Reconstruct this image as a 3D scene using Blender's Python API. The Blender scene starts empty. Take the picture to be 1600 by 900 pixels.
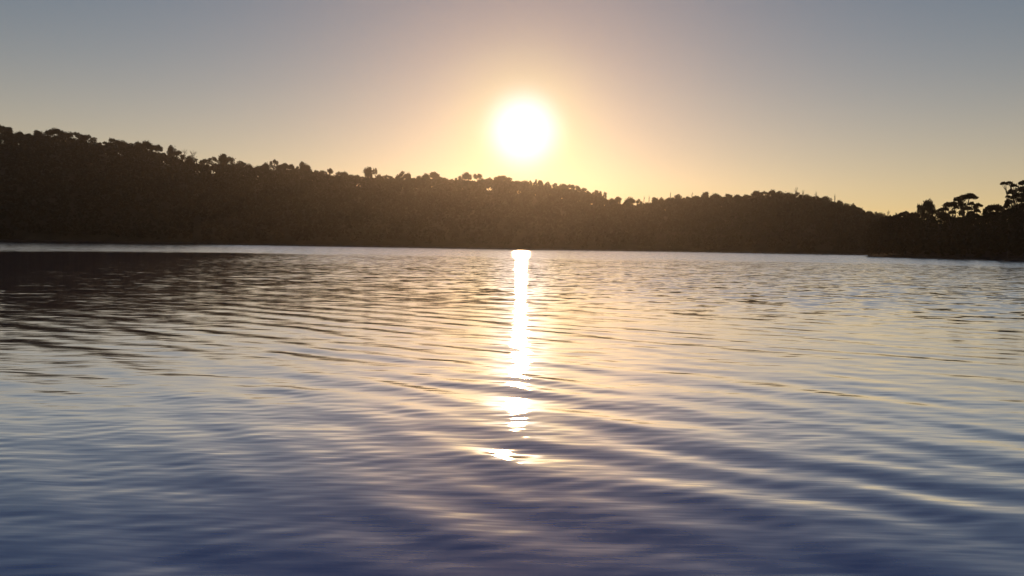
import bpy, math, random
import numpy as np
from mathutils import Vector, Matrix

random.seed(7)
rng = np.random.default_rng(7)
sc = bpy.context.scene
R = math.radians

# ------------------------------------------------------------------ camera
CAM_H = 1.2
F = 1244.4                                   # focal length in photograph pixels (28 mm on 36 mm)
cam_data = bpy.data.cameras.new('camera')
cam_data.lens = 28.0
cam_data.sensor_width = 36.0
cam_data.clip_start = 0.05
cam_data.clip_end = 12000
cam = bpy.data.objects.new('camera', cam_data)
sc.collection.objects.link(cam)
cam.location = (0, 0, CAM_H)
CAM_M = Matrix.Rotation(R(90 - 3.0), 3, 'X') @ Matrix.Rotation(R(0.92), 3, 'Z')
cam.rotation_euler = CAM_M.to_euler()
sc.camera = cam


def px_dir(x, y):
    """photograph pixel -> (azimuth from +Y towards +X, tangent of elevation)"""
    d = CAM_M @ Vector((x - 800, 450 - y, -F))
    h = math.hypot(d.x, d.y)
    return math.atan2(d.x, d.y), d.z / h


# ------------------------------------------------------------------ sky and sun
SUN_AZ, SUN_T = px_dir(818, 203)
SUN_EL = math.atan(SUN_T)
SUN = Vector((math.cos(SUN_EL) * math.sin(SUN_AZ), math.cos(SUN_EL) * math.cos(SUN_AZ), math.sin(SUN_EL)))

world = bpy.data.worlds.new('World')
sc.world = world
world.use_nodes = True
wn, wl = world.node_tree.nodes, world.node_tree.links
bg = wn['Background']
sky = wn.new('ShaderNodeTexSky')
sky.sky_type = 'NISHITA'
sky.sun_disc = False
sky.sun_elevation = SUN_EL
sky.sun_rotation = SUN_AZ
sky.air_density = 1.0
sky.dust_density = 0.0
sky.ozone_density = 1.0


def wmath(op, a, b=None, clamp=False):
    m = wn.new('ShaderNodeMath')
    m.operation = op
    m.use_clamp = clamp
    for i, v in enumerate((a, b)):
        if v is None:
            continue
        if isinstance(v, (int, float)):
            m.inputs[i].default_value = v
        else:
            wl.new(v, m.inputs[i])
    return m.outputs[0]


SKY_S = 0.06
tc = wn.new('ShaderNodeTexCoord')
dot = wn.new('ShaderNodeVectorMath')
dot.operation = 'DOT_PRODUCT'
wl.new(tc.outputs['Generated'], dot.inputs[0])
dot.inputs[1].default_value = SUN
ang = wmath('MULTIPLY', wmath('ARCCOSINE', wmath('MINIMUM', dot.outputs['Value'], 0.9999999)), 180 / math.pi)


def lobe(theta, power, amp, col):
    e = wmath('EXPONENT', wmath('MULTIPLY', wmath('POWER', wmath('DIVIDE', ang, theta), power), -1.0))
    v = wn.new('ShaderNodeVectorMath')
    v.operation = 'SCALE'
    v.inputs[0].default_value = tuple(c * amp / SKY_S for c in col)
    wl.new(e, v.inputs['Scale'])
    return v.outputs[0]


def vadd(a, b):
    v = wn.new('ShaderNodeVectorMath')
    v.operation = 'ADD'
    wl.new(a, v.inputs[0])
    wl.new(b, v.inputs[1])
    return v.outputs[0]


tint = wn.new('ShaderNodeVectorMath')
tint.operation = 'MULTIPLY'
tint.inputs[1].default_value = (1.01, 0.93, 0.96)
wl.new(sky.outputs[0], tint.inputs[0])
acc = tint.outputs[0]
# the sun and the dusty aureole round it
acc = vadd(acc, lobe(2.25, 3.0, 1.0, (0.45, 0.50, 0.80)))
acc = vadd(acc, lobe(4.0, 1.8, 1.0, (0.25, 0.25, 0.02)))
acc = vadd(acc, lobe(14.0, 1.5, 1.0, (0.20, 0.065, 0.0)))
# dust layer low over the horizon
sepw = wn.new('ShaderNodeSeparateXYZ')
wl.new(tc.outputs['Generated'], sepw.inputs[0])
ang = wmath('ABSOLUTE', wmath('MULTIPLY', wmath('ARCSINE', sepw.outputs['Z']), 180 / math.pi))
acc = vadd(acc, lobe(9.5, 2.0, 1.0, (0.24, 0.095, 0.0)))
wl.new(acc, bg.inputs['Color'])
bg.inputs['Strength'].default_value = SKY_S

sun_data = bpy.data.lights.new('sun', 'SUN')
sun_data.energy = 3.0
sun_data.angle = R(0.53)
sun_data.color = (1.0, 0.61, 0.31)
sun_ob = bpy.data.objects.new('sun', sun_data)
sun_ob.rotation_euler = (-SUN).to_track_quat('-Z', 'Y').to_euler()
sun_ob.location = (0, 300, 120)
sc.collection.objects.link(sun_ob)

vs = sc.view_settings
vs.view_transform = 'Standard'
vs.look = 'None'
vs.exposure = 0.0
vs.gamma = 1.0
vs.use_curve_mapping = False
sc.cycles.use_denoising = True
sc.cycles.max_bounces = 6
sc.cycles.sample_clamp_indirect = 10

# ------------------------------------------------------------------ helpers
COL = sc.collection


def material(name, rough=0.9):
    m = bpy.data.materials.new(name)
    m.use_nodes = True
    n, l = m.node_tree.nodes, m.node_tree.links
    b = n['Principled BSDF']
    b.inputs['Roughness'].default_value = rough
    return m, n, l, b


def noisy(name, c0, c1, scale, rough=0.9, spec=0.2, leafy=False):
    m, n, l, b = material(name, rough)
    b.inputs['Specular IOR Level'].default_value = spec
    g = n.new('ShaderNodeNewGeometry')
    t = n.new('ShaderNodeTexNoise')
    t.inputs['Scale'].default_value = scale
    t.inputs['Detail'].default_value = 4
    l.new(g.outputs['Position'], t.inputs['Vector'])
    r = n.new('ShaderNodeValToRGB')
    r.color_ramp.elements[0].position = 0.35
    r.color_ramp.elements[1].position = 0.65
    r.color_ramp.elements[0].color = (*c0, 1)
    r.color_ramp.elements[1].color = (*c1, 1)
    l.new(t.outputs['Fac'], r.inputs['Fac'])
    l.new(r.outputs[0], b.inputs['Base Color'])
    if leafy:                                # many-leaved sprays scatter light evenly, whatever way one spray faces
        v = n.new('ShaderNodeVectorMath')
        v.operation = 'SCALE'
        v.inputs['Scale'].default_value = 0.35
        l.new(g.outputs['Normal'], v.inputs[0])
        w = n.new('ShaderNodeVectorMath')
        w.operation = 'ADD'
        l.new(v.outputs[0], w.inputs[0])
        w.inputs[1].default_value = (0, 0, 0.7)
        q = n.new('ShaderNodeVectorMath')
        q.operation = 'NORMALIZE'
        l.new(w.outputs[0], q.inputs[0])
        l.new(q.outputs[0], b.inputs['Normal'])
    return m


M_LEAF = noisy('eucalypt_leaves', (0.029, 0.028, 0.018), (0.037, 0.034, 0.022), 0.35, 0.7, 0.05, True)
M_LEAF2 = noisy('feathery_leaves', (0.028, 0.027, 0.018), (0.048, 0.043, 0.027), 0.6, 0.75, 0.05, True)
M_BARK = noisy('bark', (0.035, 0.03, 0.025), (0.07, 0.06, 0.05), 1.5, 0.9)
M_DEAD = noisy('bleached_wood', (0.13, 0.11, 0.09), (0.24, 0.21, 0.18), 1.5, 0.9)
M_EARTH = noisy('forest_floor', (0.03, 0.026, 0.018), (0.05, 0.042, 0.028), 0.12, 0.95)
M_MUD = noisy('mud', (0.022, 0.018, 0.015), (0.045, 0.037, 0.03), 0.8, 0.8)
M_ROCK = noisy('oyster_rock', (0.06, 0.052, 0.045), (0.15, 0.13, 0.11), 2.0, 0.9)
M_POST = noisy('weathered_post', (0.05, 0.04, 0.03), (0.10, 0.08, 0.06), 3.0, 0.9)


def mesh_np(name, V, Fq, mat):
    """V (n,3), Fq (m,4) quads or (m,3) triangles"""
    V = np.asarray(V, dtype=np.float32)
    Fq = np.asarray(Fq, dtype=np.int32)
    k = Fq.shape[1]
    me = bpy.data.meshes.new(name)
    me.vertices.add(len(V))
    me.vertices.foreach_set('co', V.ravel())
    me.loops.add(Fq.size)
    me.loops.foreach_set('vertex_index', Fq.ravel())
    me.polygons.add(len(Fq))
    me.polygons.foreach_set('loop_start', np.arange(0, Fq.size, k, dtype=np.int32))
    me.update(calc_edges=True)
    me.materials.append(mat)
    return me


def smooth(me):
    me.polygons.foreach_set('use_smooth', np.ones(len(me.polygons), dtype=bool))


def add(name, data, parent=None, **props):
    o = bpy.data.objects.new(name, data)
    COL.objects.link(o)
    if parent is not None:
        o.parent = parent
    for k, v in props.items():
        o[k] = v
    return o


class Tubes:
    """tapered tubes joined into one mesh"""
    def __init__(self):
        self.V, self.F = [], []

    def tube(self, pts, rad, n=6):
        pts = [np.asarray(p, float) for p in pts]
        base = sum(len(v) for v in self.V)
        for i, p in enumerate(pts):
            t = pts[min(i + 1, len(pts) - 1)] - pts[max(i - 1, 0)]
            t = t / (np.linalg.norm(t) + 1e-9)
            a = np.array([1.0, 0, 0]) if abs(t[0]) < 0.8 else np.array([0, 1.0, 0])
            u = np.cross(t, a)
            u /= np.linalg.norm(u)
            w = np.cross(t, u)
            th = np.arange(n) * 2 * math.pi / n
            self.V.append(p + rad[i] * (np.cos(th)[:, None] * u + np.sin(th)[:, None] * w))
        for i in range(len(pts) - 1):
            for j in range(n):
                k = (j + 1) % n
                self.F.append((base + i * n + j, base + i * n + k, base + (i + 1) * n + k, base + (i + 1) * n + j))

    def limb(self, a, b, r0, r1, sag=0.12, seg=4, n=5, rg=random):
        a, b = np.asarray(a, float), np.asarray(b, float)
        L = np.linalg.norm(b - a)
        pts, rad = [], []
        for i in range(seg + 1):
            t = i / seg
            p = a + (b - a) * t
            p[2] += -sag * L * 4 * t * (1 - t) * 0.5
            if 0 < i < seg:
                p = p + np.array([rg.uniform(-1, 1), rg.uniform(-1, 1), rg.uniform(-.5, .5)]) * L * 0.05
            pts.append(p)
            rad.append(r0 + (r1 - r0) * t)
        self.tube(pts, rad, n)

    def mesh(self, name, mat):
        return mesh_np(name, np.concatenate(self.V), np.array(self.F), mat)


def leaf_quads(centres, sizes, stretch=(1, 1), upright=0.0):
    """random leaf-spray quads at the given centres"""
    n = len(centres)
    a = rng.normal(size=(n, 3))
    if upright:
        a[:, 2] += np.sign(a[:, 2]) * upright
    a /= np.linalg.norm(a, axis=1)[:, None]
    b = rng.normal(size=(n, 3))
    b -= a * (a * b).sum(1)[:, None]
    b /= np.linalg.norm(b, axis=1)[:, None]
    s = np.asarray(sizes)[:, None] * 0.5
    A, B = a * s * stretch[0], b * s * stretch[1]
    k = rng.uniform(0.55, 1.25, size=(4, n, 1))
    V = np.stack([centres - A * k[0] - B * 0.3, centres + B * k[1] - A * 0.3,
                  centres + A * k[2] + B * 0.3, centres - B * k[3] + A * 0.3], 1).reshape(-1, 3)
    return V, np.arange(4 * n).reshape(n, 4)


def clump_points(c, r, n, dome=False):
    """points through an ellipsoid, thickest towards its skin; dome = flat underside"""
    d = rng.normal(size=(n, 3))
    d /= np.linalg.norm(d, axis=1)[:, None]
    if dome:
        d[:, 2] = np.abs(d[:, 2]) * 1.6 - 0.6
    rad = rng.uniform(0.25, 1.0, size=n) ** 0.5
    rad *= 1 + 0.16 * np.sin(5 * d[:, 0] + 3 * d[:, 1] + c[0]) + 0.10 * np.sin(9 * d[:, 2] + 7 * d[:, 1] + c[2])
    stray = rng.uniform(size=n) < 0.16
    rad = np.where(stray, rad * rng.uniform(1.05, 1.4, size=n), rad)      # loose sprays that break the outline
    return np.asarray(c) + d * rad[:, None] * np.asarray(r)


# ------------------------------------------------------------------ terrain
def interp(tab):
    xs, ys = zip(*tab)
    return lambda x: float(np.interp(x, xs, ys))


SKYLINE = [(-900, 215), (-400, 190), (-120, 192), (0, 202), (60, 207), (100, 206), (150, 220), (200, 222), (250, 232), (300, 250),
           (350, 249), (400, 260), (440, 258), (480, 260), (520, 268), (570, 270), (620, 274), (670, 272), (720, 276),
           (760, 274), (790, 276), (840, 283), (900, 291), (930, 299), (965, 311), (1000, 313), (1050, 306),
           (1100, 302), (1160, 301), (1210, 298), (1250, 301), (1290, 308), (1330, 320), (1370, 330), (1400, 337),
           (1500, 344), (1700, 346), (2000, 340), (2600, 330)]
_az, _el = [], []
for x, y in SKYLINE:
    a, t = px_dir(x, y)
    _az.append(a)
    _el.append(t)
AZ = np.array(_az)
EL = np.array(_el)
sk_el = lambda a: np.interp(a, AZ, EL)
SH_AZ = np.array([-0.95, -0.57, -0.31, 0.0, 0.24, 0.43, 0.6, 1.0])
SH_D = np.array([420, 405, 366, 336, 372, 345, 350, 360.])
shore_d = lambda a: np.interp(a, SH_AZ, SH_D) + 3.0 * np.sin(a * 37) + 1.6 * np.sin(a * 91 + 1)
RG_D = np.array([640, 590, 530, 462, 505, 470, 470, 480.])
ridge_d = lambda a: np.interp(a, SH_AZ, RG_D)
TREE_H = 8.5                                # height of the trees that make the skyline
ridge_z = lambda a: CAM_H + ridge_d(a) * sk_el(a) - TREE_H


def hill_z(a, d):
    s, r = shore_d(a), ridge_d(a)
    t = (d - s) / (r - s)
    rz = ridge_z(a)
    up = 0.5 + rz * np.clip(t, 0, 1) ** 0.85
    back = rz * np.exp(-np.clip(d - r, 0, None) / 260.0) + 0.5
    z = np.where(t < 1, up, back)
    z = np.where(t < 0, np.maximum(-2.0, 0.5 + (d - s) * 0.25), z)
    z = z + np.where((t > 0.08) & (t < 0.95), 1.4 * np.sin(a * 60 + d * 0.05) * np.sin(d * 0.09), 0)
    return z


def polar_sheet(name, az, tvals, dist_fn, z_fn, mat):
    A = np.repeat(az[:, None], len(tvals), 1)
    D = dist_fn(A, tvals[None, :])
    Z = z_fn(A, D)
    V = np.stack([D * np.sin(A), D * np.cos(A), Z], -1).reshape(-1, 3)
    n, m = len(az), len(tvals)
    i = np.arange(n - 1)[:, None] * m + np.arange(m - 1)[None, :]
    Fq = np.stack([i, i + m, i + m + 1, i + 1], -1).reshape(-1, 4)
    me = mesh_np(name, V, Fq, mat)
    smooth(me)
    return me


az_t = np.linspace(-1.0, 1.05, 340)
tv = np.concatenate([[-12, -5, -2, -1, 0, 1.5, 4], np.linspace(10, 330, 36), np.linspace(380, 2600, 14)])
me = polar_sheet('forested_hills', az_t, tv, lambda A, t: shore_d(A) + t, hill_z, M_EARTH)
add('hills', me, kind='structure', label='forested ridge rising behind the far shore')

# headland on the right
HD_A0, HD_A1 = px_dir(1362, 396)[0], 1.05
hd_front = lambda a: np.interp(a, [HD_A0, HD_A0 + 0.03, px_dir(1600, 400)[0], 0.8, 1.05], [246, 236, 193, 165, 150]) + 1.2 * np.sin(a * 140)
hd_depth = lambda a: 70 * np.clip((a - HD_A0) / 0.10, 0, 1) ** 0.6


def head_z(a, d):
    u = d - hd_front(a)
    w = hd_depth(a) + 2
    t = np.clip(u / w, -1, 2)
    z = 0.45 + np.where(t < 0.5, np.clip(t, 0, 1), np.clip(1 - t, 0, 1)) * 2 * 2.6 * np.clip((a - HD_A0) / 0.08, 0.1, 1)
    z = np.where(u < 0, 0.45 + u * 0.3, z)
    return np.where(t > 1, 0.45 - (t - 1) * w * 0.3, z)


az_h = np.linspace(HD_A0 - 0.004, HD_A1, 160)
tv2 = np.concatenate([[-6, -2, -1, 0, 1, 2.5, 5], np.linspace(9, 84, 20)])
me = polar_sheet('headland_ground', az_h, tv2, lambda A, t: hd_front(A) + t, head_z, M_MUD)
add('headland', me, kind='structure', label='low wooded headland closing the lake on the right')

# thin mud bank along the foot of the hills
tv3 = np.array([-3.5, -2.2, -1.0, 0.5, 2.0])
_bz = np.array([-0.6, 0.10, 0.42, 0.62, 0.2])
az_b = np.linspace(-0.95, 0.95, 700)
A = np.repeat(az_b[:, None], 5, 1)
D = shore_d(A) + tv3[None, :] + 0.5 * np.sin(A * 410) + 0.35 * np.sin(A * 977)
Z = _bz[None, :] + 0.12 * np.sin(A * 733 + 1) * np.array([0, 1, 1, 1, 0])[None, :]
V = np.stack([D * np.sin(A), D * np.cos(A), Z], -1).reshape(-1, 3)
i = np.arange(699)[:, None] * 5 + np.arange(4)[None, :]
me = mesh_np('mud_bank', V, np.stack([i, i + 5, i + 6, i + 1], -1).reshape(-1, 4), M_MUD)
add('shore_bank', me, kind='structure', label='thin dark mud bank along the far shore')

# ------------------------------------------------------------------ water
def wave_components():
    """(wavelength, heading, height, phase): ripples running towards the camera, crests dropping to the right"""
    comps = []
    g = np.random.default_rng(21)
    for lam, slope, cnt, spread, head in ((1.05, 0.009, 8, 12, 36), (0.56, 0.018, 16, 13, 38), (0.34, 0.011, 16, 20, 30), (0.15, 0.008, 14, 14, -16)):
        for _ in range(cnt):
            L = lam * g.uniform(0.72, 1.4)
            k = 2 * math.pi / L
            th = R(head + g.normal() * spread)
            comps.append((k * math.sin(th), k * math.cos(th), slope / math.sqrt(cnt) * 1.414 / k * g.uniform(0.6, 1.4), g.uniform(0, 2 * math.pi), L))
    return comps


WAVES = wave_components()
f_px = 796.0
rows = [0.6, 1.0, 1.5, 2.0, 2.4]
y = f_px * CAM_H / 2.6
while f_px * CAM_H / y < 60:
    rows.append(f_px * CAM_H / y)
    y -= 0.62
r_fine = len(rows)
rows += list(np.geomspace(62, 4200, 42))
rr = np.array(rows)
az_w = np.concatenate([np.linspace(-math.pi, -0.78, 26)[:-1], np.linspace(-0.78, 0.78, 620), np.linspace(0.78, math.pi, 26)[1:]])
A, D = np.meshgrid(az_w, rr, indexing='ij')
X, Y = D * np.sin(A), D * np.cos(A)
Z = np.zeros_like(X)
step = np.gradient(rr)
for kx, ky, h, ph, L in WAVES:
    fade = np.clip((L / np.maximum(step, 1e-3) - 2.2) / 3.0, 0, 1)       # drop what the mesh cannot carry
    Z += h * np.sin(kx * X + ky * Y + ph) * fade[None, :]
Z *= np.clip((0.80 - np.abs(A)) / 0.06, 0, 1)
Z *= (0.75 + 0.45 * np.sin(0.21 * X + 0.13 * Y + 1.0) * np.sin(0.17 * Y - 0.05 * X + 0.4))
n, m = X.shape
V = np.stack([X, Y, Z], -1).reshape(-1, 3)
i = np.arange(n - 1)[:, None] * m + np.arange(m - 1)[None, :]
Fq = np.stack([i, i + m, i + m + 1, i + 1], -1).reshape(-1, 4)
me_water = None


def water_material():
    m, n, l, b = material('lake_water', 0.03)
    n.remove(b)
    gl = n.new('ShaderNodeBsdfGlossy')
    gl.distribution = 'BECKMANN'
    gl.inputs['Color'].default_value = (1, 1, 1, 1)
    body = n.new('ShaderNodeBsdfDiffuse')
    body.inputs['Color'].default_value = (0.012, 0.048, 0.33, 1)
    fr = n.new('ShaderNodeFresnel')
    fr.inputs['IOR'].default_value = 1.333
    mix = n.new('ShaderNodeMixShader')
    l.new(body.outputs[0], mix.inputs[1])
    l.new(gl.outputs[0], mix.inputs[2])
    l.new(mix.outputs[0], n['Material Output'].inputs['Surface'])
    geo = n.new('ShaderNodeNewGeometry')

    def math_(op, a, bb=None, clamp=False):
        q = n.new('ShaderNodeMath')
        q.operation = op
        q.use_clamp = clamp
        for k, v in enumerate((a, bb)):
            if v is None:
                continue
            if isinstance(v, (int, float)):
                q.inputs[k].default_value = v
            else:
                l.new(v, q.inputs[k])
        return q.outputs[0]

    def ramp(v, lo, hi):
        q = n.new('ShaderNodeMapRange')
        q.interpolation_type = 'SMOOTHSTEP'
        q.inputs['From Min'].default_value = lo
        q.inputs['From Max'].default_value = hi
        l.new(v, q.inputs['Value'])
        return q.outputs[0]

    def noise(scale_xyz, rot, detail=2.0, rough=0.5):
        mp = n.new('ShaderNodeMapping')
        mp.inputs['Rotation'].default_value = (0, 0, rot)
        mp.inputs['Scale'].default_value = scale_xyz
        l.new(geo.outputs['Position'], mp.inputs['Vector'])
        t = n.new('ShaderNodeTexNoise')
        t.inputs['Scale'].default_value = 1.0
        t.inputs['Detail'].default_value = detail
        t.inputs['Roughness'].default_value = rough
        l.new(mp.outputs[0], t.inputs['Vector'])
        return t

    sep = n.new('ShaderNodeSeparateXYZ')
    l.new(geo.outputs['Position'], sep.inputs[0])
    ln = n.new('ShaderNodeVectorMath')
    ln.operation = 'LENGTH'
    l.new(geo.outputs['Position'], ln.inputs[0])
    patch = noise((0.035, 0.02, 1), 0.1, 2).outputs['Fac']
    pw = math_('MULTIPLY', math_('SUBTRACT', patch, 0.5), 1.0)
    dist = math_('MULTIPLY', ln.outputs['Value'], math_('ADD', 1.0, math_('MULTIPLY', pw, 0.7)))
    # lee of the left hill: calmer water
    side = math_('ADD', math_('ADD', sep.outputs['X'], math_('MULTIPLY', sep.outputs['Y'], 0.40)), math_('MULTIPLY', pw, 22.0))
    open_w = math_('ADD', 0.18, math_('MULTIPLY', ramp(side, -3.0, 16.0), 0.82))
    far = ramp(dist, 70.0, 100.0)
    mid = ramp(dist, 7.0, 24.0)

    def slope(tex, ax, ay, mask):
        sb = n.new('ShaderNodeVectorMath')
        sb.operation = 'SUBTRACT'
        l.new(tex.outputs['Color'], sb.inputs[0])
        sb.inputs[1].default_value = (0.5, 0.5, 0.5)
        mu = n.new('ShaderNodeVectorMath')
        mu.operation = 'MULTIPLY'
        l.new(sb.outputs[0], mu.inputs[0])
        mu.inputs[1].default_value = (ax, ay, 0)
        s = n.new('ShaderNodeVectorMath')
        s.operation = 'SCALE'
        l.new(mu.outputs[0], s.inputs[0])
        if isinstance(mask, (int, float)):
            s.inputs['Scale'].default_value = mask
        else:
            l.new(mask, s.inputs['Scale'])
        return s.outputs[0]

    def add_(a, bb):
        v = n.new('ShaderNodeVectorMath')
        v.operation = 'ADD'
        l.new(a, v.inputs[0])
        l.new(bb, v.inputs[1])
        return v.outputs[0]

    chop = noise((1.1, 1.7, 1), R(-30), 3.0)
    chop2 = noise((2.4, 3.8, 1), R(-20), 2.0)
    fine = noise((1.6, 13.0, 1), R(-6), 2.0, 0.6)
    wind = noise((0.8, 2.2, 1), 0.0, 3.0, 0.6)
    nor = geo.outputs['Normal']
    mo = math_('MULTIPLY', mid, open_w)
    nor = add_(nor, slope(chop, 0.08, 0.37, mo))
    nor = add_(nor, slope(chop2, 0.08, 0.36, mo))
    nor = add_(nor, slope(fine, 0.014, 0.11, 1.0))
    nor = add_(nor, slope(noise((4.0, 34.0, 1), R(4), 1.0), 0.01, 0.07, 1.0))
    nor = add_(nor, slope(wind, 0.10, 0.18, far))
    # wind-driven ripple faces
    cv = n.new('ShaderNodeVectorMath')
    cv.operation = 'SCALE'
    cv.inputs[0].default_value = (0, -1, 0)
    l.new(math_('ADD', math_('MULTIPLY', mo, 0.046), math_('MULTIPLY', far, 0.055)), cv.inputs['Scale'])
    nor = add_(nor, cv.outputs[0])
    nm = n.new('ShaderNodeVectorMath')
    nm.operation = 'NORMALIZE'
    l.new(nor, nm.inputs[0])
    for q in (gl, body, fr):
        l.new(nm.outputs[0], q.inputs['Normal'])
    l.new(math_('ADD', math_('SUBTRACT', 0.108, math_('MULTIPLY', ramp(dist, 8.0, 18.0), 0.030)), math_('MULTIPLY', far, 0.06)), gl.inputs['Roughness'])
    l.new(math_('MINIMUM', math_('MULTIPLY', math_('POWER', fr.outputs[0], 1.3), 4.3), 0.96), mix.inputs[0])
    return m


me_water = mesh_np('lake_surface', V, Fq, water_material())
smooth(me_water)
add('water', me_water, kind='structure', label='rippled lake water with the sun glitter path')
bm_ground = polar_sheet('lake_bed', np.linspace(-math.pi, math.pi, 49), np.array([0, 200, 800, 4200.0]), lambda A, t: t + 0 * A, lambda A, D: -3.0 + 0 * D, M_MUD)
add('lake_bed', bm_ground, kind='structure', label='muddy lake bed under the water')

# ------------------------------------------------------------------ forest mass on the slopes
def forest_mass():
    g = np.random.default_rng(5)
    Vs, n_ = [], 0
    cents, sizes = [], []
    a = -0.92
    while a < 0.95:
        s, r = float(shore_d(a)), float(ridge_d(a))
        inside = -0.62 < a < 0.50
        d = s + 1.0
        while d < r + (30 if inside else 20):
            dd = d + g.uniform(-2.2, 2.2)
            aa = a + g.uniform(-0.006, 0.006)
            z = float(hill_z(np.array(aa), np.array(max(dd, s + 0.5))))
            limit = CAM_H + dd * float(sk_el(aa)) - 2.5 + g.uniform(-1.0, 0.5)          # keeps under the crowns of the skyline row
            h = g.uniform(8.5, 13.0) if d > s + 4 else g.uniform(4.5, 8)
            h = min(h, limit - z)
            if h > 2.2:
                cr = g.uniform(2.6, 4.4) * (1 if d > s + 4 else 0.8)
                lo = 0.42 if d > s + 6 else 0.12
                k = 90 if inside else 45
                dirs = g.normal(size=(k, 3))
                dirs /= np.linalg.norm(dirs, axis=1)[:, None]
                rad = g.uniform(0.3, 1, size=(k, 1)) ** 0.5
                rad *= 1 + 0.22 * np.sin(4 * dirs[:, :1] + 5 * dirs[:, 1:2] + aa * 999)
                c = np.array([dd * math.sin(aa), dd * math.cos(aa), z + h * (1 + lo) / 2])
                cents.append(c + dirs * rad * np.array([cr, cr, h * (1 - lo) / 2]))
                sizes.append(g.uniform(1.0, 1.9, size=k) * (1 if inside else 1.5))
            d += g.uniform(6.0, 9.0) if d > s + 4 else 4.5
            if r - 9 < d < r + 30:
                d -= 3.0                     # close ranks along the crest
        a += 6.2 / s * (1 if inside else 1.5)
    C = np.concatenate(cents)
    S = np.concatenate(sizes)
    return leaf_quads(C, S)


V, Fq = forest_mass()
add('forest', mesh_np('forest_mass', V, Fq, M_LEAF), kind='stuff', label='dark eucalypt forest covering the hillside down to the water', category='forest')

# ------------------------------------------------------------------ eucalypts: prototypes
def proto(seed, style):
    """12 m tree, crown radius about 4 m -> (trunk mesh, crown mesh)"""
    rg = random.Random(seed)
    tb = Tubes()
    H = 12.0
    fork = {'round': 4.5, 'gap': 5.5, 'tall': 5.0, 'tuft': 6.5, 'dome': 5.0}[style]
    bend = (rg.uniform(-.4, .4), rg.uniform(-.4, .4))
    top = (bend[0], bend[1], fork)
    tb.tube([(0, 0, -1.0), (bend[0] * .2, bend[1] * .2, fork * .35), (bend[0] * .6, bend[1] * .6, fork * .7), top], [0.34, 0.27, 0.23, 0.2], 6)
    cl = []
    if style == 'round':
        for k in range(7):
            t = k * 2.4
            q = rg.uniform(1.0, 2.3)
            cl.append(((q * math.cos(t), q * math.sin(t), rg.uniform(7.6, 9.8)), rg.uniform(1.6, 2.2), rg.uniform(1.3, 1.8)))
        cl.append(((0.2, 0, 10.2), 2.0, 1.7))
    elif style == 'gap':
        for k in range(7):
            t = k * 2.4 + rg.uniform(-.4, .4)
            q = rg.uniform(1.7, 3.0)
            cl.append(((q * math.cos(t), q * math.sin(t), rg.uniform(6.8, 10.3)), rg.uniform(1.05, 1.6), rg.uniform(0.8, 1.2)))
        cl.append(((rg.uniform(-.8, .8), rg.uniform(-.8, .8), 10.9), 1.5, 1.1))
    elif style == 'tall':
        for k in range(8):
            t = k * 2.4
            q = rg.uniform(0.6, 1.9)
            cl.append(((q * math.cos(t), q * math.sin(t), 6.2 + k * 0.55), rg.uniform(1.2, 1.9), rg.uniform(1.2, 1.7)))
        cl.append(((0.3, 0, 10.7), 1.5, 1.3))
    elif style == 'tuft':
        for k in range(6):
            t = k * 2.4 + rg.uniform(-.5, .5)
            q = rg.uniform(1.2, 3.0)
            cl.append(((q * math.cos(t), q * math.sin(t), rg.uniform(8.2, 11.0)), rg.uniform(0.95, 1.45), rg.uniform(0.8, 1.2)))
        cl.append(((0, 0.2, 11.2), 1.0, 0.8))
    else:
        for k in range(9):
            t = k * 2.4
            q = 0.95 * math.sqrt(k) * 1.15
            cl.append(((q * math.cos(t), q * math.sin(t), 10.3 - 0.16 * q * q), rg.uniform(1.5, 1.9), rg.uniform(1.2, 1.6)))
    pts, sz = [], []
    for c, rx, rz in cl:
        tb.limb(top, (c[0], c[1], c[2] - rz * 0.3), 0.14, 0.05, rg=rg)
        nq = int(130 * rx * rx * 0.62) + 30
        pts.append(clump_points(c, (rx, rx, rz * 1.25), nq))
        sz.append(rng.uniform(0.3, 0.75, size=nq))
    V, Fq = leaf_quads(np.concatenate(pts), np.concatenate(sz))
    return tb.mesh('trunk_' + style, M_BARK), mesh_np('crown_' + style, V, Fq, M_LEAF), max(math.hypot(c[0], c[1]) + rx * 0.8 for c, rx, _ in cl), 12.0


PROTO = {}
for st in ('round', 'gap', 'tall', 'tuft', 'dome'):
    PROTO[st] = [proto(11 * k + len(st) * 100 + ord(st[0]), st) for k in range(3)]


def place_tree(px, py, hw, style, label, group, name='eucalypt_tree', dd=0.0):
    """a tree on the ridge whose crown tops out at photograph pixel (px, py), half as wide as hw pixels"""
    a, t = px_dir(px, py)
    d = float(ridge_d(a)) + dd
    z0 = float(hill_z(np.array(a), np.array(d)))
    top = CAM_H + d * t
    tm, cm, rad, H = PROTO[style][random.randrange(3)]
    sxy = hw / F * d / rad
    sz = (top - z0) / 12.05
    o = add(name, None, label=label, category='tree', group=group)
    o.empty_display_size = 2
    o.location = (d * math.sin(a), d * math.cos(a), z0)
    o.rotation_euler = (0, 0, random.uniform(0, 6.28))
    o.scale = (sxy, sxy * random.uniform(0.9, 1.2), sz)
    add('trunk', tm, o)
    add('crown', cm, o)
    return o


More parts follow.
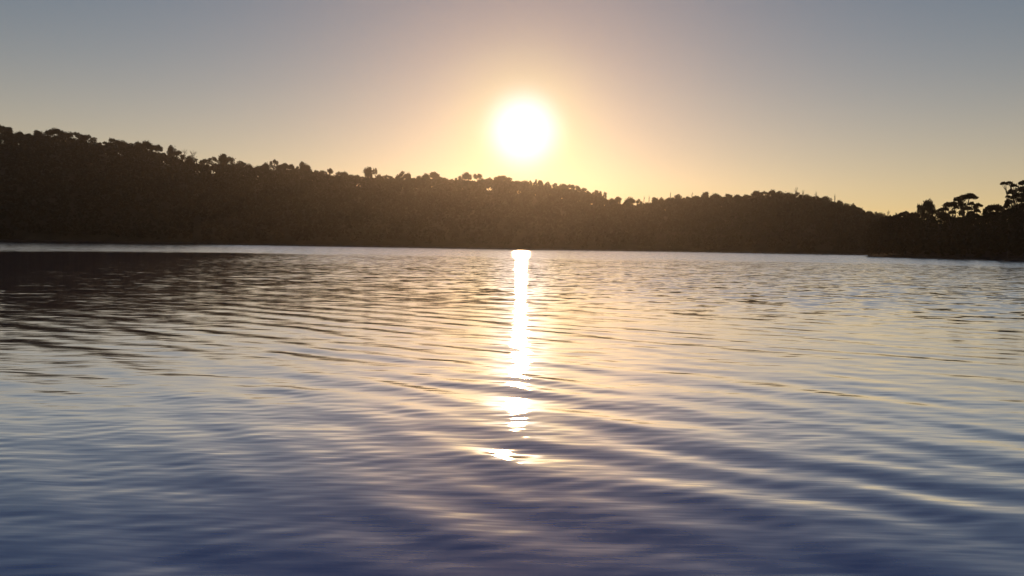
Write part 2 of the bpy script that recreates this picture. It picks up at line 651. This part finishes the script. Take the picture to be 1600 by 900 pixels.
LUMPS = []
for ox, oy, s, L in (
    (0, 170, 4.0, [(5, 100, 20), (50, 115, 35), (122, 142, 25), (180, 155, 30), (235, 135, 30), (300, 140, 30), (350, 122, 45), (410, 145, 35),
                   (470, 145, 30), (515, 160, 25), (555, 165, 40), (600, 210, 25), (650, 205, 30), (705, 185, 30), (760, 200, 35), (820, 215, 35),
                   (865, 205, 25), (915, 202, 35), (965, 225, 20), (990, 225, 25), (1068, 230, 24), (1120, 260, 35), (1190, 295, 30), (1275, 312, 30),
                   (1330, 300, 25), (1395, 282, 30), (1430, 300, 35), (1500, 325, 45), (1555, 345, 25), (1590, 370, 20)]),
    (400, 220, 5.0, [(20, 195, 40), (75, 172, 35), (140, 147, 30), (185, 185, 30), (225, 172, 35), (275, 180, 25), (330, 200, 30), (360, 162, 22),
                     (395, 185, 35), (470, 228, 18), (520, 232, 35), (578, 215, 25), (650, 240, 30), (695, 240, 25), (745, 265, 40), (795, 265, 30),
                     (878, 205, 35), (935, 213, 18), (960, 262, 30), (1030, 268, 40), (1110, 265, 25), (1150, 238, 35), (1190, 250, 25), (1230, 290, 30),
                     (1275, 275, 30), (1330, 255, 35), (1388, 240, 40), (1440, 280, 30), (1475, 290, 30), (1530, 305, 35)]),
    (680, 240, 5.0, [(5, 150, 25), (60, 188, 40), (130, 200, 30), (190, 175, 35), (245, 148, 45), (340, 158, 40), (420, 190, 40), (470, 183, 35),
                     (520, 170, 45), (570, 185, 35), (640, 212, 40), (700, 210, 35), (740, 210, 25), (790, 203, 25), (825, 207, 20), (880, 220, 35),
                     (940, 230, 35), (1000, 235, 40), (1050, 240, 40), (1100, 250, 35), (1150, 268, 35), (1190, 290, 30), (1258, 288, 26), (1290, 295, 20),
                     (1322, 300, 20), (1380, 350, 35), (1425, 340, 33), (1525, 342, 42)]),
    (960, 260, 5.0, [(25, 235, 25), (195, 255, 30), (260, 282, 35), (315, 242, 35), (370, 245, 30), (440, 242, 40), (500, 218, 30),
                     (565, 235, 30), (635, 228, 28), (715, 200, 32), (790, 212, 45), (885, 215, 40), (960, 222, 40), (1030, 220, 40), (1110, 193, 50),
                     (1180, 195, 35), (1235, 182, 30), (1290, 195, 40), (1360, 205, 35), (1435, 203, 40), (1500, 220, 40), (1575, 232, 40)]),
    (1280, 240, 5.0, [(50, 335, 40), (100, 370, 25), (158, 365, 25), (210, 388, 30), (260, 395, 35), (310, 420, 35), (350, 450, 30), (390, 448, 30),
                      (440, 455, 25), (480, 462, 30), (530, 486, 34), (590, 494, 34)]),
):
    for cx, cy, hw in L:
        LUMPS.append((ox + cx / s, oy + cy / s, max(hw / s * 1.05, 4.2)))

# crowns that stand out of the skyline: (photograph x, style, label)
SPECIAL = {
    1: ('gap', 'ridge-top eucalypt cut by the left edge of the picture'),
    88: ('dome', 'broadest domed crown on the highest part of the ridge'),
    118: ('tuft', 'tufted eucalypt with sky gaps at the first step down of the high ridge'),
    267: ('tall', 'tall narrow square-topped eucalypt just left of the bare dead branches'),
    280: ('gap', 'open-crowned eucalypt with sky holes directly left of the bare dead branches'),
    349: ('tall', 'pointed eucalypt standing above its neighbours right of the bare dead branches'),
    428: ('gap', 'tall leaning eucalypt with a sky gap under its crown on the middle ridge'),
    472: ('tall', 'thumb-shaped eucalypt rising before a sharp drop in the skyline'),
    516: ('tuft', 'spindly eucalypt with small separate tufts on the middle ridge'),
    530: ('gap', 'ragged eucalypt with sky showing through, next to the spindly one'),
    576: ('tall', 'tallest bulky crown of the middle ridge with a round sky hole'),
    587: ('tuft', 'thin wispy eucalypt leaning off the tallest crown of the middle ridge'),
    630: ('gap', 'spreading ragged eucalypt between the tallest middle crown and the sun'),
    678: ('dome', 'pointed bushy crown on the last rise left of the sun'),
    729: ('dome', 'wide bumpy crown below and left of the sun'),
    748: ('tuft', 'low crown with small sky gaps beside the wide bumpy one under the sun'),
    784: ('dome', 'broad smooth dome of foliage directly below the sun'),
    838: ('tuft', 'small tufted crown with sky holes right of the dome under the sun'),
    932: ('tall', 'first and largest of three upright tufts before the dip in the skyline'),
    938: ('tall', 'middle of three upright tufts before the dip in the skyline'),
    944: ('tuft', 'last and thinnest of three upright tufts before the dip in the skyline'),
    965: ('gap', 'open forked crown standing in the dip of the skyline'),
    985: ('round', 'ball-shaped crown standing alone at the bottom of the skyline dip'),
    1060: ('tall', 'small peaked crown partway up the right-hand hill'),
    1103: ('tall', 'peaked crown on the first shoulder of the right-hand hill'),
    1118: ('round', 'rounded crown left of the narrow sky notch on the right-hand hill'),
    1137: ('gap', 'crown right of the narrow sky notch on the right-hand hill'),
    1207: ('round', 'topmost bump on the summit of the right-hand hill'),
    1312: ('tall', 'hooked crown on the falling right shoulder of the right-hand hill'),
}
SECTIONS = [
    (150, 'rounded eucalypt crown on the highest stretch of ridge', 'trees on the highest stretch of ridge'),
    (290, 'rounded eucalypt crown on the slope down to the bare dead branches', 'ridge trees left of the bare dead branches'),
    (405, 'bushy eucalypt crown between the bare dead branches and the leaning eucalypt', 'ridge trees right of the bare dead branches'),
    (490, 'bushy crown close by the leaning eucalypt or the thumb-shaped eucalypt', 'ridge trees beside the leaning eucalypt'),
    (600, 'low bushy crown between the thumb-shaped and the tallest middle crown', 'ridge trees round the tallest middle crown'),
    (715, 'bushy crown on the ridge between the tallest middle crown and the sun', 'ridge trees left of the sun'),
    (800, 'bushy crown in the ridge row right below the sun', 'ridge trees right below the sun'),
    (925, 'small even crown on the ridge sloping down right of the sun', 'ridge trees sloping down right of the sun'),
    (1010, 'low crown in the dip of the skyline', 'trees in the dip of the skyline'),
    (1150, 'rounded crown on the rising side of the right-hand hill', 'trees on the rising side of the right-hand hill'),
    (1262, 'rounded crown on the summit of the right-hand hill', 'trees on the summit of the right-hand hill'),
    (1600, 'rounded crown on the falling side of the right-hand hill', 'trees on the falling side of the right-hand hill'),
]
NEAR = {1: 'the crown at the left edge', 88: 'the broadest domed crown', 118: 'the first tufted crown', 267: 'the square-topped eucalypt',
        280: 'the holed crown by the dead branches', 349: 'the pointed eucalypt', 428: 'the leaning eucalypt', 472: 'the thumb-shaped eucalypt',
        516: 'the spindly eucalypt', 530: 'the ragged one after it', 576: 'the tallest middle crown', 587: 'the wispy eucalypt', 630: 'the spreading ragged eucalypt',
        678: 'the bushy point left of the sun', 729: 'the wide bumpy crown', 748: 'the low gapped crown', 784: 'the dome below the sun',
        838: 'the small tufted crown', 932: 'the three upright tufts', 938: 'the three upright tufts', 944: 'the three upright tufts',
        965: 'the forked crown in the dip', 985: 'the ball-shaped crown', 1060: 'the small peaked crown', 1103: 'the shoulder crown',
        1118: 'the sky notch', 1137: 'the sky notch', 1207: 'the summit bump', 1312: 'the hooked crown'}
ORD = ['first', 'second', 'third', 'fourth', 'fifth', 'sixth', 'seventh', 'eighth', 'ninth', 'tenth']
LOOK = {'round': 'rounded', 'gap': 'open', 'dome': 'broad', 'tall': 'upright'}
LUMPS.sort()
keys = []
for x, y, hw in LUMPS:
    k = next((k for k in SPECIAL if abs(k - x) < 1.6 and k not in keys), None)
    keys.append(k)
for n_, (x, y, hw) in enumerate(LUMPS):
    sec = next(q for q in SECTIONS if x < q[0])
    if keys[n_] is not None:
        st, lab = SPECIAL[keys[n_]]
    else:
        st = random.choice(['round', 'gap', 'gap', 'dome', 'tall'])
        lo = next((q for q in range(n_, -1, -1) if keys[q] is not None), None)
        hi = next((q for q in range(n_, len(keys)) if keys[q] is not None), None)
        if lo is not None and (hi is None or n_ - lo <= hi - n_):
            lab = f'{LOOK[st]} ridge crown, {ORD[n_ - lo - 1]} to the right of {NEAR[keys[lo]]}'
        else:
            lab = f'{LOOK[st]} ridge crown, {ORD[hi - n_ - 1]} to the left of {NEAR[keys[hi]]}'
    place_tree(x, y, hw, st, lab, sec[2], dd=random.uniform(-4, 4))

# ------------------------------------------------------------------ bare dead trees
def dead_tree(px, py, wpx, label, d=None, many=5):
    rg = random.Random(int(px * 7))
    a, t = px_dir(px, py)
    d = float(ridge_d(a)) - 3
    z0 = float(hill_z(np.array(a), np.array(d)))
    H = CAM_H + d * t - z0
    tb = Tubes()
    lean = rg.uniform(-.5, .5)
    tb.tube([(0, 0, -1), (lean * .3, 0, H * .4), (lean * .7, .2, H * .75), (lean, .1, H)], [.3, .24, .16, .07], 6)
    trunk = tb.mesh('dead_trunk', M_DEAD)
    o = add('dead_tree', None, label=label, category='dead tree', group='bare dead trees on the ridge')
    o.location = (d * math.sin(a), d * math.cos(a), z0)
    add('trunk', trunk, o)
    w = wpx / F * d
    for k in range(many):
        tb = Tubes()
        s = -1 if k % 2 else 1
        b = H * rg.uniform(.55, .85)
        e = (lean + s * w * rg.uniform(.4, 1), rg.uniform(-1, 1), H * rg.uniform(.82, 1.0))
        st = (lean * b / H, .1, b)
        tb.limb(st, e, .13, .05, sag=.25, n=5, rg=rg)
        m_ = [(st[q] + e[q]) / 2 for q in range(3)]
        tb.limb(m_, (m_[0] + s * w * .15, m_[1] + .4, m_[2] + w * .5), .08, .04, n=4, rg=rg)
        add('branch', tb.mesh('dead_branch', M_DEAD), o)


dead_tree(288, 232, 4, 'bare dead tree, left one of the leafless branches above the ridge')
dead_tree(301, 234, 5, 'bare dead tree, right one of the leafless branches above the ridge', many=7)
dead_tree(1006, 306, 1.6, 'thin bare spar left of its twin in the skyline dip', many=3)
dead_tree(1014, 305, 1.6, 'thin bare spar, right twin in the skyline dip', many=3)
dead_tree(1048, 300, 1.2, 'lone thin bare spar rising at the foot of the right-hand hill', many=2)
dead_tree(1081, 300, 1.5, 'thin bare spar before the first shoulder of the right-hand hill', many=3)
dead_tree(1244, 292, 2.2, 'tallest thin bare spar just right of the right-hand summit', many=4)
dead_tree(1255, 297, 1.4, 'shorter bare spar right of the tallest one past the summit', many=3)
dead_tree(1276, 299, 2.0, 'forked bare spar where the right-hand hill starts to fall', many=4)
dead_tree(1305, 303, 1.5, 'thin bare spar next to the hooked crown on the falling slope', many=3)
dead_tree(1387, 328, 2.0, 'thin bare spar above the meeting of hill and headland', many=4)

# ------------------------------------------------------------------ headland trees
def custom_tree(name, label, bx, d, clumps, leaf=0.34, mat=None, upright=0.0, stretch=(1, 1), dens=1.5, trunk_r=0.22, fork=0.45, group='trees on the headland'):
    """tree with clumps given as (x, y, half width, half height, dome) in photograph pixels at distance d"""
    mat = mat or M_LEAF
    rg = random.Random(int(bx * 13))
    a0, _ = px_dir(bx, 390)
    z0 = max(0.4, float(head_z(np.array(a0), np.array(float(d)))))
    o = add(name, None, label=label, category='tree', group=group)
    o.location = (d * math.sin(a0), d * math.cos(a0), z0)
    o.rotation_euler = (0, 0, -a0)
    cs = []
    for (x, y, hw, hh, dome) in clumps:
        a, t = px_dir(x, y)
        cs.append((np.array([d * math.tan(a - a0), rg.uniform(-1.6, 1.6), CAM_H + d * t / math.cos(a - a0) - z0]), hw / F * d, hh / F * d, dome))
    hmin = min(c[0][2] for c in cs)
    fk = np.array([0.15, 0, max(hmin * 0.75, 1.2)])
    tb = Tubes()
    tb.tube([(0, 0, -.6), (.1, .05, fk[2] * .4), (-.05, 0, fk[2] * .75), fk], [trunk_r * 1.3, trunk_r * 1.1, trunk_r, trunk_r * .85], 7)
    add('trunk', tb.mesh('headland_trunk', M_BARK), o)
    pts, sz = [], []
    for c, rx, rz, dome in cs:
        tb = Tubes()
        tb.limb(fk, c - np.array([0, 0, rz * .4]), trunk_r * .6, 0.05, sag=.18, seg=5, rg=rg)
        e = c - np.array([0, 0, rz * .4])
        for s in range(3):
            tb.limb(fk + (e - fk) * 0.8, c + np.array([rg.uniform(-.7, .7) * rx, rg.uniform(-.5, .5) * rx, 0]), 0.06, 0.025, n=4, rg=rg)
        add('limb', tb.mesh('headland_limb', M_BARK), o)
        nq = int((rx * rx * 130 + rx * rz * 120) * dens) + 24
        pts.append(clump_points(c, (rx, max(rx * .8, .5), rz), nq, dome=dome))
        sz.append(rng.uniform(leaf * .7, leaf * 1.4, size=nq))
    V, Fq = leaf_quads(np.concatenate(pts), np.concatenate(sz), stretch=stretch, upright=upright)
    add('crown', mesh_np('headland_crown', V, Fq, mat), o)
    return o


custom_tree('eucalypt_tree', 'low bushy tree overhanging the water at the tip of the headland', 1373, 245,
            [(1364, 372, 7, 14, 0), (1370, 356, 9, 12, 0), (1379, 349, 10, 9, 1), (1376, 378, 10, 14, 0), (1386, 362, 9, 14, 0)], leaf=.45)
custom_tree('eucalypt_tree', 'low rounded tree second from the tip of the headland', 1395, 246,
            [(1389, 346, 9, 7, 1), (1399, 343, 10, 6, 1), (1396, 358, 13, 12, 0), (1405, 350, 9, 8, 0)], leaf=.45)
custom_tree('cabbage_palm', 'little spiky-topped tree low on the headland skyline left of the feathery tree', 1414, 242,
            [(1410, 336, 4.5, 3, 1), (1415.5, 333, 4, 2.6, 1), (1419, 338, 5, 3, 1), (1412, 347, 9, 7, 0), (1403, 342, 4, 3, 0)], leaf=.4, upright=.8)
custom_tree('eucalypt_tree', 'flat-topped low tree between the spiky-topped and the feathery tree', 1427, 238,
            [(1423, 338, 6, 4, 1), (1430, 337, 6, 4, 1), (1427, 348, 11, 9, 0)], leaf=.4)
custom_tree('casuarina_tree', 'feathery upright tree with a ragged pointed crown on the headland', 1447, 232,
            [(1435.5, 324, 2.6, 4, 0), (1438, 330, 5, 6, 0), (1443, 324, 4.5, 6, 0), (1447, 319, 3.2, 5, 0), (1451, 317, 3.2, 4.5, 0), (1455, 319, 2.8, 5, 0), (1457, 327, 4, 7, 0), (1449, 331, 10, 8, 0), (1448, 345, 13, 10, 0)],
            leaf=.38, mat=M_LEAF2, upright=1.6, stretch=(2.4, 0.5), dens=.5)
custom_tree('eucalypt_tree', 'small thin-branched tree right against the feathery tree', 1467, 226,
            [(1463, 331, 3.5, 3, 0), (1470, 329, 4, 3.5, 1), (1473, 335, 5, 4, 0), (1465, 343, 9, 8, 0)], leaf=.36, dens=.8)
custom_tree('eucalypt_tree', 'domed tree with slanting branches left of the tall umbrella-topped tree', 1484, 222,
            [(1481, 321, 5.2, 4, 1), (1488, 320, 7, 4, 1), (1494, 324, 4, 3.4, 1), (1477, 327, 4.2, 3, 1), (1476, 338, 7, 5, 0), (1488, 332, 4.4, 3.2, 1), (1486, 346, 10, 8, 0)], leaf=.34)
custom_tree('umbrella_eucalypt', 'tall umbrella-topped eucalypt with flat dark domes and open branches', 1507, 216,
            [(1514, 308.5, 11, 4.2, 1), (1498, 312, 6.2, 3.8, 1), (1500.5, 318, 4, 3.2, 0), (1505, 322, 4.6, 4.6, 0), (1518, 319, 4.6, 2.4, 1), (1529, 321, 4.8, 2.8, 1), (1524, 323, 3.2, 2.4, 0),
             (1513.5, 326, 5.6, 2.6, 1), (1526.5, 329.5, 3.8, 2.8, 1), (1503, 332, 4.2, 3.6, 0), (1517, 334, 5, 3.4, 0), (1509, 347, 11, 9, 0), (1524, 342, 9, 6, 0)], leaf=.3, trunk_r=.3, dens=2.2)
custom_tree('eucalypt_tree', 'wide low dome-shaped tree between the umbrella-topped tree and the right edge', 1552, 210,
            [(1543, 328.5, 5.5, 4.2, 1), (1549, 325.5, 6.5, 4.2, 1), (1557, 325, 7.5, 4.4, 1), (1564, 328.5, 5, 4.2, 1), (1540, 334, 4, 3.2, 0), (1553, 339, 13, 7, 0), (1543, 346, 10, 8, 0), (1562, 342, 9, 8, 0)], leaf=.32)
custom_tree('eucalypt_tree', 'tallest open-branched eucalypt, cut by the right edge of the picture', 1594, 204,
            [(1568.5, 287.5, 4.6, 2.4, 1), (1577, 285.3, 3.8, 2, 1), (1584, 291, 4.2, 2, 1), (1599, 286.5, 5.2, 4, 1), (1597, 295, 6.5, 4, 0), (1581, 300, 5.6, 3.6, 1), (1589, 304, 5, 3, 0), (1575, 307.5, 3.2, 1.5, 1),
             (1584, 309, 4.6, 2.6, 1), (1576, 316, 5, 4, 1), (1572, 322, 3.6, 3.4, 0), (1601, 306, 6, 4.5, 0), (1595, 313, 4, 3, 0), (1595, 325, 11, 6, 1), (1608, 318, 9, 8, 0), (1612, 298, 8, 7, 1), (1585, 334, 9, 7, 0), (1604, 340, 12, 10, 0)],
            leaf=.3, trunk_r=.34, dens=1.9)
custom_tree('eucalypt_tree', 'dense low tree filling the gap under the tallest right-edge eucalypt', 1576, 198,
            [(1574, 333, 7, 5, 1), (1583, 331, 7, 5, 1), (1577, 344, 12, 10, 0)], leaf=.34)


def headland_scrub():
    g = np.random.default_rng(9)
    cents, sizes = [], []
    a = HD_A0 + 0.002
    while a < 0.98:
        f, w = float(hd_front(a)), float(hd_depth(a))
        d = f + 0.3
        while d < f + max(w * .85, 3):
            z = float(head_z(np.array(a), np.array(d)))
            grow = min(1, 0.45 + (a - HD_A0) / 0.05)
            h = g.uniform(5.5, 8.6) * grow
            top = CAM_H + d * px_dir(1500, 338)[1]
            h = min(h, top - z + g.uniform(-.6, .2))
            cr = g.uniform(1.8, 3.0)
            k = 170 if a < 0.6 else 70
            dirs = g.normal(size=(k, 3))
            dirs /= np.linalg.norm(dirs, axis=1)[:, None]
            rad = g.uniform(.2, 1, size=(k, 1)) ** .5
            c = np.array([d * math.sin(a), d * math.cos(a), z + h * .5])
            cents.append(c + dirs * rad * np.array([cr, cr, h * .52]))
            sizes.append(g.uniform(.6, 1.15, size=k) * (1 if a < .6 else 1.6))
            d += g.uniform(4.5, 7.5)
        a += 3.4 / f * (1 if a < .6 else 1.7)
    return leaf_quads(np.concatenate(cents), np.concatenate(sizes))


V, Fq = headland_scrub()
add('scrub', mesh_np('headland_scrub', V, Fq, M_LEAF2), kind='stuff', label='dense dark scrub filling the headland down to the water', category='scrub')

# ------------------------------------------------------------------ waterline: oyster rocks, a stake
g = np.random.default_rng(3)
cube = np.array([(-1, -1, -1), (1, -1, -1), (1, 1, -1), (-1, 1, -1), (-.6, -.7, 1), (.7, -.5, 1), (.5, .6, 1), (-.7, .6, 1)], float)
cf = np.array([(0, 3, 2, 1), (4, 5, 6, 7), (0, 1, 5, 4), (1, 2, 6, 5), (2, 3, 7, 6), (3, 0, 4, 7)])
Vs, Fs = [], []
for k in range(420):
    x = g.uniform(846, 1372)
    a = px_dir(x, 392)[0]
    d = float(shore_d(a)) - g.uniform(9, 26) - 5 * math.sin(x * .05)
    v = cube * np.array([g.uniform(.3, 1.5), g.uniform(.3, .7), g.uniform(.08, .26)]) * (1 + g.uniform(-.2, .2, size=(8, 1)))
    t = g.uniform(0, 3)
    v = np.stack([v[:, 0] * math.cos(t) - v[:, 1] * math.sin(t), v[:, 0] * math.sin(t) + v[:, 1] * math.cos(t), v[:, 2]], 1)
    Fs.append(cf + 8 * k)
    Vs.append(v + np.array([d * math.sin(a), d * math.cos(a), .04]))
add('oyster_rocks', mesh_np('oyster_rocks', np.concatenate(Vs), np.concatenate(Fs), M_ROCK), kind='stuff', label='broken line of low rocks just off the far shore', category='rocks')

a, _ = px_dir(864.5, 390)
d = 318.0
tb = Tubes()
tb.tube([(0, 0, -1.5), (.03, 0, .4), (.0, .02, 1.35), (.02, 0, 1.62), (.02, 0, 1.66)], [.17, .16, .14, .13, .04], 8)
tb.tube([(-.02, -.1, 1.1), (.34, -.12, 1.14)], [.06, .05], 6)
o = add('mooring_stake', tb.mesh('mooring_stake', M_POST), label='thin dark stake standing in the water right of the sun glitter', category='stake')
o.location = (d * math.sin(a), d * math.cos(a), 0)

# ------------------------------------------------------------------ thin haze, added for the sun glow and veiling glare over the hills
hv = [(-1500, -60), (1500, -60), (1500, 1500), (-1500, 1500)]
V = [(x, y, -4.5) for x, y in hv] + [(x, y, 125.0) for x, y in hv]
me = mesh_np('glow_haze_box', V, [(0, 3, 2, 1), (4, 5, 6, 7), (0, 1, 5, 4), (1, 2, 6, 5), (2, 3, 7, 6), (3, 0, 4, 7)], M_MUD)
hm = bpy.data.materials.new('haze')
hm.use_nodes = True
hn = hm.node_tree.nodes
hn.remove(hn['Principled BSDF'])
pv = hn.new('ShaderNodeVolumePrincipled')
pv.inputs['Color'].default_value = (0.97, 0.89, 0.82, 1)
pv.inputs['Density'].default_value = 6.8e-5
pv.inputs['Anisotropy'].default_value = 0.81
hm.node_tree.links.new(pv.outputs[0], hn['Material Output'].inputs['Volume'])
me.materials.clear()
me.materials.append(hm)
add('haze', me, kind='stuff', label='thin haze over the lake, added for sun glow and glare', category='haze')
